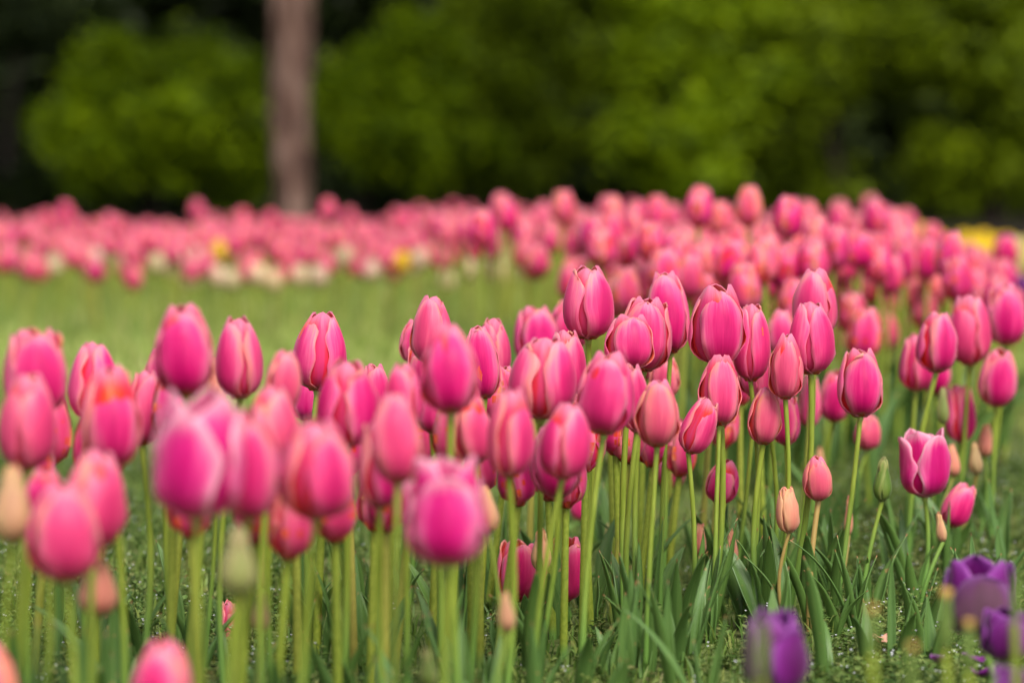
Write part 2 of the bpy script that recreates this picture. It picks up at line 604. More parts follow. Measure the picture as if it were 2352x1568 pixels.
def stem_arrays(p1, r, bend, ns=10, n=9):
    t = np.linspace(0, 1, n)
    p1 = np.asarray(p1, float)
    pts = p1[None, :] * t[:, None] + np.asarray(bend)[None, :] * (np.sin(np.pi * t) * 1.0)[:, None]
    rr = r * (1.18 - .22 * t)
    rr[-1] *= 1.12
    V, F, UV = tube(pts, rr, ns)
    return V, F, UV, np.zeros(len(F), int)


def recept_arrays(R):
    z = np.array([-.004, .001, .004, .012, .022, .024])
    r = np.array([.0028, .0038, .0040, .0030, .0028, .0002])
    pts = np.stack([np.zeros(6), np.zeros(6), z], 1)
    V, F, UV = tube(pts, r, 10)
    return V, F, UV, np.zeros(len(F), int)


MATSETS = {
    'pink': (PINK_OUT, PINK_IN, RED_INSIDE),
    'pale': (PALE_OUT, PALE_OUT, PALE_OUT),
    'bud': (PEACH, PEACH, RED_INSIDE),
    'green': (GREENBUD, GREENBUD, GREENBUD),
    'purple': (PURPLE, PURPLE, PURPLE),
    'yellow': (YELLOW, YELLOW, YELLOW),
    'cream': (CREAM, CREAM, CREAM),
}
CATS = {'pink': ('pink_tulip', 'tulip'), 'pale': ('pink_tulip', 'tulip'), 'bud': ('tulip_bud', 'tulip bud'), 'green': ('tulip_bud', 'tulip bud'),
        'purple': ('purple_tulip', 'tulip'), 'yellow': ('yellow_tulip', 'tulip'), 'cream': ('cream_tulip', 'tulip')}
RNG = random.Random(7)


def add_leaves(root, rng, n, lmin=.10, lmax=.17):
    for k in range(n):
        L = rng.uniform(lmin, lmax)
        Vl, Fl, Ul, Ml = leaf_arrays(rng, L, rng.uniform(.0050, .0108), lean=rng.uniform(.03, .34), curl=rng.uniform(-.12, .30))
        Vl = rotz(Vl, rng.uniform(0, 6.28))
        lf = obj('leaf', make_mesh('leaf', Vl, Fl, Ul, Ml, (LEAF,)), root)
        lf.location = (rng.uniform(-.006, .006), rng.uniform(-.006, .006), -.004)


def near_tulip(label, x, y0, y1, wpx, d, face=0, top=.45, sal=0., kind='pink', tilt=0., tiltf=0., val=1., leaves=2, group=None,
               lean=None, brown=0., ragged=0., flare=0., style=None, outer=1., wsc=1., alt_front=False, lmin=.06, lmax=.118):
    rng = random.Random(int(x * 31 + y0 * 7))
    d = d + max(0, 2.1 - d) * .45
    foot = at(x, y1, d)
    h = px2m(y1 - y0, d) / max(.6, math.cos(math.radians(tilt)))
    R = px2m(wpx, d) / 2 * 1.03
    if lean is None:
        lean = rng.uniform(-.028, .004) if x > 1100 else rng.uniform(-.014, .010)
    base = Vector((foot.x + lean, foot.y + rng.uniform(-.015, .02), 0))
    nm, cat = CATS[kind]
    if not tilt:
        tilt, tiltf = rng.gauss(0, 3.5), rng.gauss(0, 4)
    root = bpy.data.objects.new(nm, None)
    root.empty_display_size = .02
    COL.objects.link(root)
    root.location = base
    tag(root, label, cat, group or {'pink': 'pink tulips', 'pale': 'pink tulips', 'bud': 'tulip buds', 'green': 'tulip buds', 'purple': 'purple tulips'}.get(kind, 'tulips'))
    p1 = foot - base
    V, F, UV, MI = stem_arrays(p1, rng.uniform(.0020, .0027) * (.8 if kind in ('bud', 'green') else 1), (rng.uniform(-.010, .010), rng.uniform(-.008, .008), 0))
    st = obj('stem', make_mesh('stem', V, F, UV, MI, (STEM,)), root)
    st.color = (brown, 1, 1, 1)
    style = style or ('bud' if kind in ('bud', 'green') else 'tulip')
    hV, hF, hU, hM = recept_arrays(R)
    head = obj('flower_head', make_mesh('flower_head', hV * (R / .024), hF, hU, hM, (RECEPT,)), root, p1)
    head.rotation_euler = (math.radians(tiltf), math.radians(tilt), 0)
    mo, mi, ins = MATSETS[kind]
    seed = rng.random()
    for n, (V, F, UV, MI, inner) in enumerate(bloom_set(rng, h, R, face, top, style, ragged, flare, outer=outer, wsc=wsc)):
        pt = obj('petal', make_mesh('petal', V, F, UV, MI, (mi if inner else mo, ins)), head)
        s = sal
        if kind == 'purple' and alt_front and n == 0:
            s = 1.0
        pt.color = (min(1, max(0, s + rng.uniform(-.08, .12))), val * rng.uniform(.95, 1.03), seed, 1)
    if y0 > 1150:                 # low flowers stand clear of their own leaves
        leaves, lmin, lmax = min(leaves, 1), .05, .08
    if leaves:
        add_leaves(root, rng, leaves, lmin, lmax + (.03 if d < 2.1 else 0))
    return root


# ------------------------------------------------------------------ ground
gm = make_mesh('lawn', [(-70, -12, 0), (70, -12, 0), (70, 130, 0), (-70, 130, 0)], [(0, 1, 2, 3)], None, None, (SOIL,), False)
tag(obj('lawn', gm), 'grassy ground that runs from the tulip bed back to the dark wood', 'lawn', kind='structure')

# ------------------------------------------------------------------ the tulips near the camera, one by one
T = near_tulip
# left front
T('left-edge tulip with two spread tips, half behind an orange-striped one', 85, 748, 957, 142, 2.0, 20, .55, .05, flare=.1, leaves=1)
T('orange-streaked pink tulip low on the left edge, before a taller bloom', 62, 853, 1078, 130, 1.84, 55, .4, .25, leaves=1)
T('pink tulip on the left with a yellow-orange seam and red right shoulder', 212, 784, 968, 112, 2.3, 62, .42, .08, leaves=1, wsc=0.85)
T('pale-fronted tulip in the middle of the three close together on the left', 257, 836, 1074, 138, 1.95, 14, .34, .12, leaves=1)
T('slim light pink tulip right of the three close together on the left', 326, 848, 1022, 82, 2.3, 30, .42, .25, leaves=1)
T('tall deep magenta tulip highest on the left, above the big double-looking bloom', 428, 693, 910, 136, 2.05, 12, .45, 0, val=.97, leaves=1)
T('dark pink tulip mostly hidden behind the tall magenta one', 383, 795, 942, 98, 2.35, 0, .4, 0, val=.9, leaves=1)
T('smooth pink tulip just right of the tall magenta one, with an orange stripe', 552, 724, 915, 108, 2.3, -42, .45, .12, leaves=1)
T('peach pointed bud squeezed between the tall magenta tulip and its right neighbour', 498, 818, 935, 46, 2.4, 0, .1, .1, 'bud', leaves=1)
T('biggest front tulip with pale spread tips, left of centre', 452, 888, 1188, 205, 1.5, -14, .66, 0, 'pale', flare=.14, outer=.92, leaves=2)
T('broad pink tulip pressed against the right of the biggest front bloom', 572, 935, 1190, 140, 1.6, 10, .5, 0, leaves=2)
T('salmon and orange tulip behind the gap between two big front blooms', 622, 884, 1062, 118, 1.88, 48, .42, .55, leaves=1)
T('light pink tulip below and left of the sharp dark-seamed tulip', 645, 799, 945, 82, 2.15, 20, .42, .4, leaves=1)
T('rather sharp pink tulip with a dark open seam, standing alone against the lawn', 729, 711, 898, 124, 2.55, -52, .42, .02, leaves=2, wsc=0.84)
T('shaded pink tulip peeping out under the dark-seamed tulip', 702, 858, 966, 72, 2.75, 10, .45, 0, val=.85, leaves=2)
T('pink tulip with a red left edge right below the dark-seamed tulip', 797, 821, 1027, 140, 2.15, 50, .45, .06, leaves=2, wsc=0.85)
T('small red-rimmed tulip tip showing behind the red-edged pink tulip', 861, 832, 985, 74, 2.6, 30, .5, .12, leaves=2)
T('large blurred tulip with a red-orange left half and yellow right seam', 728, 955, 1190, 172, 1.66, 42, .36, .1, leaves=2, wsc=0.80)
T('pale salmon tulip with an orange left flank in the front row', 914, 898, 1111, 116, 1.75, 8, .3, .3, leaves=2)
T('deep red tulip half hidden behind the pale salmon one', 872, 960, 1168, 102, 1.92, 40, .45, .05, val=.9, leaves=2, wsc=0.78)
T('pink tulip with an orange right edge above the pale salmon one', 930, 830, 985, 88, 2.15, -30, .4, .15, leaves=2)
T('tall orange-rimmed tulip with its tip open against the lawn, left of centre', 988, 676, 838, 92, 2.66, -24, .40, .35, leaves=2, wsc=0.86)
T('light pink tulip hidden at the left of the orange-rimmed one', 948, 731, 835, 66, 2.8, 0, .5, .1, leaves=2)
T('smooth egg-shaped tulip with a red left edge, in front of the orange-rimmed one', 1035, 739, 951, 134, 2.0, 4, .24, .08, leaves=2, wsc=0.88)
T('small ragged violet-pink tulip tip between two larger blooms', 966, 797, 888, 62, 2.75, 0, .7, 0, ragged=.06, leaves=2)
T('crisp pink tulip leaning at the right of the egg-shaped one', 1113, 745, 915, 84, 2.56, 8, .42, .03, tilt=-5, leaves=2)
T('tulip with an orange stripe rising behind the crisp leaning one', 1133, 728, 872, 80, 2.8, -50, .45, .25, leaves=2)
T('little light pink tulip showing under the orange-striped tulip, left of centre', 1167, 838, 926, 62, 2.72, 0, .45, .2, leaves=2)
T('flat-topped magenta tulip with a blurred outline left of the star bloom', 1234, 700, 842, 100, 3.15, 20, .6, 0, val=.95, leaves=2)
T('blurred tulip whose left shoulder shows beside the star bloom', 1308, 684, 800, 96, 3.2, 0, .5, 0, leaves=1)
# centre
T('sharpest pink tulip, tall and oval with a seam down its middle, at the centre', 1351, 608, 779, 115, 2.66, 46, .44, .10, leaves=2)
T('tall narrow tulip with a square top standing right of the seamed oval one', 1540, 620, 812, 100, 2.74, -6, .50, .04, leaves=2)
T('broad tulip with a white-rimmed front petal below the square-topped one', 1478, 679, 853, 122, 2.68, -10, .46, .05, leaves=2, wsc=0.90)
T('pink tulip with a rounded pale front petal and red left side', 1447, 721, 850, 114, 2.56, 14, .55, .16, leaves=2, wsc=0.80)
T('light pink tulip with ragged tips left below the sharpest tulip', 1303, 754, 916, 88, 2.62, 40, .5, .2, leaves=2)
T('wide blurred tulip of two big petals in the middle of the picture', 1240, 771, 961, 150, 2.36, 58, .48, .12, leaves=2)
T('large pink tulip right of the wide two-petalled one, with an orange seam', 1386, 803, 998, 130, 2.3, -14, .48, .02, leaves=2)
T('slim tulip half hidden on the right of the large orange-seamed one', 1463, 832, 992, 66, 2.48, 30, .55, .2, leaves=2)
T('salmon tulip with orange and red edges, right of the large pink one', 1509, 868, 1026, 100, 2.4, 6, .34, .72, leaves=2, wsc=0.84)
T('leaning tulip with red petal edges, tucked right of the salmon one', 1581, 914, 1040, 76, 2.56, 40, .55, .1, tilt=22, leaves=2, wsc=0.78)
T('pale peachy tulip glimpsed behind the salmon one', 1529, 812, 915, 70, 2.9, 0, .5, .6, leaves=1)
T('large tulip with a wide red left side, tallest of the trio right of centre', 1648, 650, 838, 128, 2.62, 13, .50, 0, val=.98, leaves=2, wsc=0.80)
T('tulip with a frilled peach seam, right of the one with the wide red side', 1724, 694, 876, 84, 2.66, 52, .46, .12, leaves=2)
T('violet-pink tulip whose base shows under the frilled-seam tulip', 1734, 780, 911, 84, 2.8, 0, .5, 0, leaves=2)
T('light pink tulip partly behind the frilled-seam tulip on its right', 1762, 813, 935, 62, 2.72, 20, .45, .3, leaves=1)
T('narrow-topped pink tulip with a red left edge, in front of the trio', 1652, 806, 978, 97, 2.6, 5, .30, .22, leaves=2, wsc=0.88)
T('pale tulip with a jagged orange edge on its right side', 1804, 764, 917, 79, 2.62, -12, .30, .48, leaves=2, wsc=0.82)
T('rosy tulip standing highest on the right of the sharp group', 1869, 612, 778, 102, 2.78, -30, .42, .28, leaves=2)
T('tulip with a ragged seam just below the rosy highest one', 1863, 691, 860, 104, 2.66, 48, .46, .06, leaves=2)
T('blurred tulip between the frilled-seam tulip and the ragged-seam one', 1790, 708, 815, 66, 3.2, 0, .4, .15, leaves=1)
T('plump pink tulip alone on a bare stem, right of the sharp group', 1976, 796, 958, 103, 2.74, 4, .52, 0, leaves=2)
T('blurred deep pink tulip behind the plump lone one', 1914, 846, 968, 70, 3.25, 0, .5, 0, leaves=2)
T('small salmon tulip with red streaks under the sharp group', 1752, 885, 1021, 76, 2.64, 14, .36, .62, leaves=2, wsc=0.86)
T('pink tulip behind the stem of the jagged-edged one', 1806, 902, 1022, 64, 2.85, -20, .45, .1, leaves=2)
T('blurred tulip behind the two close stems right of the jagged-edged tulip', 1860, 856, 982, 52, 3.1, 0, .5, 0, leaves=2)
T('small reddish salmon tulip just beneath the plump lone one', 1990, 948, 1033, 60, 3.2, 30, .36, .65, leaves=2)
# right
T('deep pink tulip with purple base, leftmost of the three tall ones at right', 2150, 712, 856, 91, 3.0, 20, .46, 0, val=.95, leaves=2)
T('tulip with a red left edge half behind the leftmost tall one at right', 2104, 765, 897, 80, 3.2, 35, .45, .05, leaves=2, wsc=0.82)
T('pink tulip base peeping out below the leftmost tall one at right', 2148, 800, 905, 66, 3.35, 0, .5, 0, leaves=1)
T('tall blurred tulip with a pale seam, middle of the three at right', 2227, 674, 838, 99, 3.22, -50, .46, .2, leaves=2)
T('tall blurred magenta tulip at the right edge of the photo', 2311, 648, 793, 93, 3.35, 0, .46, 0, leaves=1)
T('lower blurred tulip beneath the one at the right edge', 2287, 796, 933, 86, 3.2, 4, .5, .02, leaves=2)
T('magenta tulip behind the bare stem of the middle tall one at right', 2207, 880, 1017, 69, 3.25, 40, .55, 0, leaves=2)
T('opened tulip with white-edged separate petals, low at right', 2124, 981, 1141, 112, 2.82, 36, .82, 0, 'pale', flare=.10, outer=.95, leaves=2)
T('pink tulip bent over to the right below the opened one', 2180, 1108, 1208, 66, 2.92, 10, .5, .1, tilt=24, leaves=3)
# front middle
T('front tulip with wide open pale pink tips and a magenta middle', 1028, 1044, 1299, 182, 1.6, 4, .80, 0, 'pale', flare=.20, outer=.84, leaves=2)
T('oval tulip with an orange-yellow middle seam, above a second bloom', 1291, 920, 1101, 118, 2.15, 56, .36, .12, leaves=2, wsc=0.90)
T('magenta tulip directly behind and below the seamed oval one', 1286, 965, 1140, 116, 2.32, 0, .5, 0, val=.92, leaves=2)
T('pink tulip with a long peach stripe, front row left of the seamed oval', 1169, 888, 1096, 106, 2.1, 48, .36, .2, leaves=2, wsc=0.86)
T('light tulip leaning left behind the peach-striped one', 1094, 896, 1065, 92, 2.22, 18, .32, .3, tilt=-7, leaves=2)
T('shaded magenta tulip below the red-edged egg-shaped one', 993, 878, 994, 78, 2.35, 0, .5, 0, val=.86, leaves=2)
T('low bright pink tulip behind two stems near the bottom middle', 1293, 1229, 1380, 97, 2.66, 42, .72, .12, leaves=0, lean=0, val=1.08)
T('low magenta tulip left of the peach bud near the bottom middle', 1185, 1238, 1380, 95, 2.72, 4, .78, 0, leaves=0, lean=0, val=1.08)
T('small tulip behind two close stems under the sharp group', 1651, 1050, 1155, 74, 2.78, -14, .38, .05, leaves=3)
T('blurred pink tulip low behind stems right of centre', 1541, 1030, 1121, 64, 3.15, 0, .5, 0, leaves=2)
T('far low tulip seen under the magenta oval one', 1330, 1118, 1196, 44, 3.4, 0, .5, .1, val=.95, leaves=2)
T('very low crumpled pink tulip in the grass near the bottom left', 531, 1379, 1497, 58, 2.6, 40, .65, .12, ragged=.04, leaves=0, lean=.004)
# left bottom front
T('big very blurred pink tulip in front at the lower left', 153, 1101, 1335, 166, 1.55, 10, .34, .15, leaves=2)
T('red-tinted blurred tulip behind the big one at the lower left', 212, 1027, 1262, 142, 1.68, 40, .4, .3, leaves=2)
T('blurred pink tulip between the tan bud and the red-tinted one', 105, 1072, 1190, 92, 1.75, 0, .45, .1, leaves=1)
T('blurred pink tulip cut off by the bottom edge, lower left', 370, 1460, 1670, 134, 1.45, -8, .5, .2, leaves=1)
T('salmon tulip cut by the bottom left corner', -14, 1470, 1650, 112, 1.4, 0, .3, .85, leaves=1)

# buds
T('large tan bud at the left edge', 28, 1064, 1246, 88, 1.56, 20, .2, .55, 'bud', leaves=1, val=.9)
T('salmon bud under the big blurred tulip at the lower left', 226, 1281, 1412, 88, 1.72, 30, .3, 0, 'bud', leaves=2, val=.92)
T('large greenish cream bud under the biggest front bloom', 546, 1200, 1366, 82, 1.42, 20, .06, .9, 'green', leaves=2)
T('brownish bud low among stems beside the greenish cream bud', 598, 1352, 1451, 42, 2.0, 0, .12, .6, 'bud', leaves=2, val=.7, brown=.3)
T('narrow tan bud behind a stem right of the greenish cream bud', 608, 1245, 1350, 26, 2.3, 0, .12, .7, 'bud', leaves=2, val=.8)
T('peach bud hugging the right side of the open pale-tipped tulip', 1122, 1110, 1224, 56, 2.2, 0, .2, .2, 'bud', tilt=-6, leaves=2)
T('pointed peach bud between the two low tulips at the bottom middle', 1243, 1206, 1311, 46, 2.52, 30, .06, .45, 'bud', leaves=2, lean=-.012)
T('blurred tan bud low behind a stem at the bottom middle', 1166, 1355, 1450, 40, 1.85, 0, .15, .4, 'bud', leaves=2, val=.85)
T('small yellow-green bud at the bottom edge left of centre', 985, 1483, 1580, 42, 1.8, 0, .05, .3, 'green', leaves=2)
T('rounded salmon bud on a brown stem, right of centre', 1880, 1044, 1149, 67, 2.66, 8, .34, .95, 'pink', brown=.75, leaves=2, val=1.03)
T('small salmon bud with a crown of open points on a brown stem', 1812, 1119, 1224, 52, 2.6, 30, .50, .15, 'bud', brown=.7, ragged=.06, leaves=2, style='tulip')
T('green pointed bud standing by itself at the right', 2026, 1046, 1151, 42, 2.7, 50, .05, 0, 'green', leaves=3)
T('thin pink bud near the brown-stemmed salmon bud', 1949, 1136, 1229, 20, 2.82, 0, .12, .1, 'bud', brown=.6, leaves=2)
T('salmon bud behind leaves between stems at the lower centre', 1606, 1200, 1276, 32, 2.78, 0, .3, 0, 'bud', leaves=3)
T('slender pink bud partly behind a stem, lower centre right', 1682, 1211, 1294, 30, 2.72, 0, .12, 0, 'bud', leaves=3)
T('long green bud beside the magenta tulip at the right', 2166, 888, 974, 28, 3.12, 0, .12, .35, 'green', leaves=2)
T('oval salmon bud right of the opened tulip', 2191, 1018, 1094, 34, 3.1, 0, .28, 0, 'bud', leaves=2, brown=.3)
T('tan bud on a brown stem, right of the oval salmon bud', 2243, 1012, 1090, 31, 3.1, 30, .14, .9, 'bud', brown=.6, leaves=2, val=.85)
T('blurred salmon bud highest of the four small buds at right', 2261, 972, 1048, 40, 3.25, 0, .32, 0, 'bud', leaves=1)
T('pale closed bud in front of the bent-over tulip', 2166, 1172, 1244, 24, 2.72, 0, .1, .6, 'bud', leaves=2)
T('faint green bud blurred among stems under the large orange-seamed tulip', 1405, 1006, 1072, 30, 3.25, 0, .1, .4, 'green', leaves=2)
T('thin yellowish green bud behind a leaf at the lower centre', 1394, 1200, 1272, 18, 2.95, 0, .08, .5, 'green', leaves=2)
T('small green bud above the salmon bud among the leaves', 1617, 1158, 1206, 26, 3.0, 0, .1, .2, 'green', leaves=2)
T('blurred peach bud tip behind the rounded salmon bud', 1883, 1024, 1100, 28, 3.35, 0, .15, .2, 'bud', leaves=2)

# stems whose own bloom hides behind the front flowers: short young leaves only
# purple tulips, right front
T('large purple tulip with one dusty mauve petal, at the lower right', 2248, 1276, 1457, 162, 2.14, -4, .90, 0, 'purple', alt_front=True, leaves=0, flare=.06, outer=.92, wsc=.86, lean=.01)
T('very blurred purple tulip behind a green stalk at the bottom', 1784, 1396, 1592, 146, 1.7, 38, .66, .1, 'purple', leaves=0, flare=.08, outer=.95, wsc=.84, ragged=.03, lean=.0)
T('dark purple tulip under the large one at the right edge', 2312, 1394, 1515, 116, 2.04, 0, .7, 0, 'purple', val=.85, leaves=0, lean=-.02)
T('purple petal tips at the bottom right corner', 2330, 1528, 1660, 110, 1.55, 0, .8, .1, 'purple', leaves=0)
T('small dark violet tulip at the right edge behind the pink bed', 2347, 632, 690, 46, 5.0, 0, .6, 0, 'purple', val=.75, leaves=1, lean=0)


# ------------------------------------------------------------------ stalks left after dead-heading, and fallen petals
def seed_stalk(label, x, y0, y1, wpx, d, tip=True, tilt=0.):
    rng = random.Random(x)
    foot = at(x, y1, d)
    hh = px2m(y1 - y0, d)
    r = px2m(wpx, d) / 2
    base = Vector((foot.x + rng.uniform(-.01, .01), foot.y, 0))
    root = bpy.data.objects.new('seed_stalk', None)
    COL.objects.link(root)
    root.location = base
    tag(root, label, 'seed stalk', 'dead-headed tulip stalks')
    V, F, U, M = stem_arrays(foot - base, .0026, (.003, 0, 0))
    obj('stem', make_mesh('stem', V, F, U, M, (STEM,)), root).color = (0, 1, 1, 1)
    t = np.linspace(0, 1, 9)
    pr = r * np.array([.45, .8, .98, 1.0, 1.0, .97, .9, .8, .72])
    ang = np.linspace(0, 2 * math.pi, 19)[:-1]
    V, F, U = tube(np.stack([0 * t, 0 * t, t * hh], 1), pr, 18)
    V = V.reshape(9, 18, 3)
    V[:, :, :2] *= (1 + .10 * np.cos(3 * ang))[None, :, None]         # three-sided pod
    pod = obj('seed_pod', make_mesh('seed_pod', V.reshape(-1, 3), F, U, None, (POD,)), root, foot - base)
    pod.rotation_euler = (0, math.radians(tilt), 0)
    if tip:
        tz = np.array([0, .12, .2, .24]) * r * 6
        V, F, U = tube(np.stack([0 * tz, 0 * tz, tz + hh - .0005], 1), r * np.array([.74, .95, .8, .05]), 14)
        V = V.reshape(4, 14, 3)
        V[1:3, :, :2] *= (1 + .2 * np.cos(3 * np.linspace(0, 2 * math.pi, 15)[:-1]))[None, :, None]
        obj('stigma', make_mesh('stigma', V.reshape(-1, 3), F, U, None, (PODTIP,)), pod)
    return root


seed_stalk('very blurred green stalk in front of the purple tulip at the bottom', 1745, 1420, 1566, 31, 1.42, False)
seed_stalk('green seed stalk with a yellow tip left of the large purple tulip', 2170, 1368, 1492, 31, 1.75)
seed_stalk('green seed stalk with a brown tip just below the large purple tulip', 2223, 1436, 1538, 27, 1.7)
seed_stalk('green seed stalk crossing the right side of the large purple tulip', 2331, 1312, 1428, 24, 1.72, False, 3)
seed_stalk('blurred stalk with a brown tip left of the weedy patch', 2001, 1402, 1496, 25, 1.62)
seed_stalk('blurred short stalk at the bottom edge in the weedy patch', 2093, 1488, 1600, 24, 1.6)


def fallen_petal(label, x, y, d, L, wd, mat, yaw, z=.012, col=(0, 1, .3, 1)):
    rng = random.Random(int(x))
    P, v = petal_grid(L, wd, .7, .9, rng=rng, wave=.05, nv=11, nu=7)
    V, F, U, M = thick_grid(P, .0007, False, v)
    o = obj('fallen_petal', make_mesh('fallen_petal', V, F, U, None, (mat,)))
    p = at(x, y, d)
    o.location = (p.x, p.y, max(z, p.z))
    o.rotation_euler = (math.radians(70), math.radians(15), math.radians(yaw))
    o.color = col
    tag(o, label, 'petal', 'fallen petals')


fallen_petal('curled violet petal lying below the yellow-tipped seed stalk', 2228, 1543, 2.3, .026, .011, PURPLE, 60, .03)
fallen_petal('violet petal stretched flat right of the brown-tipped seed stalk', 2268, 1535, 2.35, .026, .007, PURPLE, -70, .03)
fallen_petal('small pale violet petal left of the yellow-tipped seed stalk', 2143, 1508, 2.3, .018, .008, PURPLE, 20, .04, (.6, 1.5, .3, 1))
fallen_petal('dry peach petal on the soil left of a curved leaf', 2042, 1456, 2.55, .022, .010, DRY, -60, .008)

# ------------------------------------------------------------------ blurred tulips of the beds behind
def bloom_mesh(name, rng, sal_mats, stem_h=None):
    parts = []
    h, R = 1.0, .335
    for V, F, U, M, inner in bloom_set(rng, h, R, rng.uniform(0, 120), rng.uniform(.34, .55), 'tulip', 0, 0, 9, 7):
        parts.append((V, F, U, np.where(M == 1, 2, 1 if inner else 0)))
    V, F, U, M = join(parts)
    return make_mesh(name, V, F, U, M, sal_mats)


PROTO = {}
prng = random.Random(11)
for kd in ('pink', 'yellow', 'cream'):
    PROTO[kd] = [bloom_mesh('bloom', prng, MATSETS[kd]) for _ in range(7 if kd == 'pink' else 3)]
lr = random.Random(5)
LEAFP = []
for k in range(4):
    V, F, U, M = join([(lambda q: (rotz(q[0], lr.uniform(0, 6.28)), q[1], q[2], q[3]))(leaf_arrays(lr, lr.uniform(.11, .19), lr.uniform(.010, .017), 8, 5, lr.uniform(.05, .35), lr.uniform(-.1, .3))) for _ in range(2)])
    LEAFP.append(make_mesh('leaf', V, F, U, M, (LEAF,)))
V, F, U, M = stem_arrays((0, 0, 1), .0035, (.0, 0, 0), 6, 5)
STEMP = make_mesh('stem', V, F, U, M, (STEM,))


def far_tulip(foot, h, wid, label, kind='pink', group=None, sal=None, leaf=True, val=1.):
    nm, cat = CATS[kind]
    root = bpy.data.objects.new(nm, None)
    root.empty_display_size = .02
    COL.objects.link(root)
    root.location = (foot.x + RNG.uniform(-.02, .01), foot.y, 0)
    tag(root, label, cat, group)
    st = obj('stem', STEMP, root)
    st.color = (RNG.random() ** 4 * .4, 1, 1, 1)
    q = foot - root.location
    st.rotation_euler = q.to_track_quat('Z', 'Y').to_euler()
    st.scale = (1, 1, q.length)
    bl = obj('bloom', RNG.choice(PROTO[kind]), root, q)
    bl.scale = (wid / .67, wid / .67, h)
    bl.rotation_euler = (RNG.uniform(-.1, .1), RNG.uniform(-.12, .12), RNG.uniform(0, 6.28))
    s = RNG.random() ** 2 * .55 if sal is None else sal
    bl.color = (s, val * RNG.uniform(.9, 1.06), RNG.random(), 1)
    if leaf:
        lf = obj('leaf', RNG.choice(LEAFP), root)
        lf.rotation_euler = (0, 0, RNG.uniform(0, 6.28))
    return root


G_R = 'pink tulips massed behind the sharp ones'
MID = [  # x, top y, width, label
    (1291, 434, 57, 'lone blurred tulip head sticking up left in the skyline of the pink bed'),
    (1167, 455, 55, 'blurred tulip head on the skyline beside a dark gap in the shrubs'),
    (1109, 476, 62, 'blurred tulip head at the left end of the pink bed skyline'),
    (1409, 447, 58, None), (1464, 457, 55, None), (1510, 447, 58, None), (1651, 458, 60, None),
    (1603, 423, 68, 'left of the two blurred tulip heads standing highest in the pink bed'),
    (1719, 424, 66, 'right of the two blurred tulip heads standing highest in the pink bed'),
    (1806, 446, 72, 'broad blurred tulip head right of the two highest ones'), (1859, 459, 54, None),
    (1926, 463, 60, 'blurred tulip head on the skyline left of a dark gap, over yellow flowers'),
    (2013, 453, 62, 'blurred tulip head last on the skyline before the yellow bed'),
    (2060, 502, 58, 'blurred tulip head touching the yellow flowers on its right'),
    (2180, 529, 74, 'wide blurred tulip head rising just left of the yellow bed'), (2130, 545, 66, None),
    (1390, 588, 66, None), (1440, 608, 76, 'blurred pink tulip directly right of the sharpest tulip'),
    (1715, 598, 78, 'slanting blurred tulip behind the trio right of centre'), (1680, 575, 66, None),
    (1770, 640, 62, None), (1775, 535, 64, None), (1785, 580, 60, None),
    (2016, 532, 66, None), (2008, 600, 66, None), (2055, 580, 62, None), (2110, 590, 62, None), (2165, 585, 64, None),
    (2203, 585, 76, None), (2242, 612, 64, None), (2285, 628, 72, None), (2040, 640, 60, None),
    (1958, 665, 72, 'uppermost tulip of the blurred clump above the plump lone one'),
    (1984, 700, 82, 'front tulip of the blurred clump above the plump lone one'),
    (2035, 712, 62, 'right-hand tulip of the blurred clump above the plump lone one'),
    (2066, 690, 50, None), (1925, 735, 56, None), (1940, 560, 58, None), (1885, 545, 60, None), (1590, 610, 64, None),
    (1630, 600, 60, None), (2095, 615, 62, None), (2140, 618, 64, None), (2235, 560, 62, None), (2300, 590, 64, None), (2255, 650, 66, None), (2200, 640, 64, None), (2330, 655, 70, None), (1545, 560, 62, None), (1480, 540, 60, None), (1340, 520, 56, None), (1580, 520, 60, None),
]
COMMON_R = 'out-of-focus pink tulip packed among others in the bed behind the sharp group'
for x, y, wp, lab in MID:
    d = .044 * FPX / wp
    h = px2m(wp * RNG.uniform(1.42, 1.6), d)
    foot = at(x, y, d) - Vector((0, 0, h))
    far_tulip(foot, h, .044, lab or COMMON_R, 'pink', G_R if not lab else 'pink tulips on and near the skyline')

placed = []


def free(x, y, gap):
    for a, c in placed:
        if (a - x) ** 2 + (c - y) ** 2 < gap * gap:
            return False
    placed.append((x, y))
    return True


MASS = []
bed = []
tries = 0
while len(bed) < 340 and tries < 12000:
    tries += 1
    d = RNG.uniform(3.7, 7.2)
    x0 = np.interp(d, [3.7, 4.4, 5.4, 6.4, 7.2], [1450, 1290, 1140, 1020, 980])
    x1 = np.interp(d, [3.7, 4.2, 4.8, 5.4, 7], [1850, 2060, 2330, 2330, 2080])
    px = RNG.uniform(x0, x1)
    H = min(.40, max(.24, RNG.gauss(.325 - (d - 3.7) * .004 - (.05 if px > 2100 else 0), .022)))
    X = (px - 1176) / FPX * d
    if free(X, d, .036):
        bed.append((d, X, H))
bed.sort()
for n, (d, X, H) in enumerate(bed):
    h = RNG.uniform(.055, .068)
    if n < 100:
        far_tulip(Vector((X, d, H - h)), h, RNG.uniform(.038, .047), COMMON_R, 'pink', G_R)
    else:
        MASS.append((X, d, H))

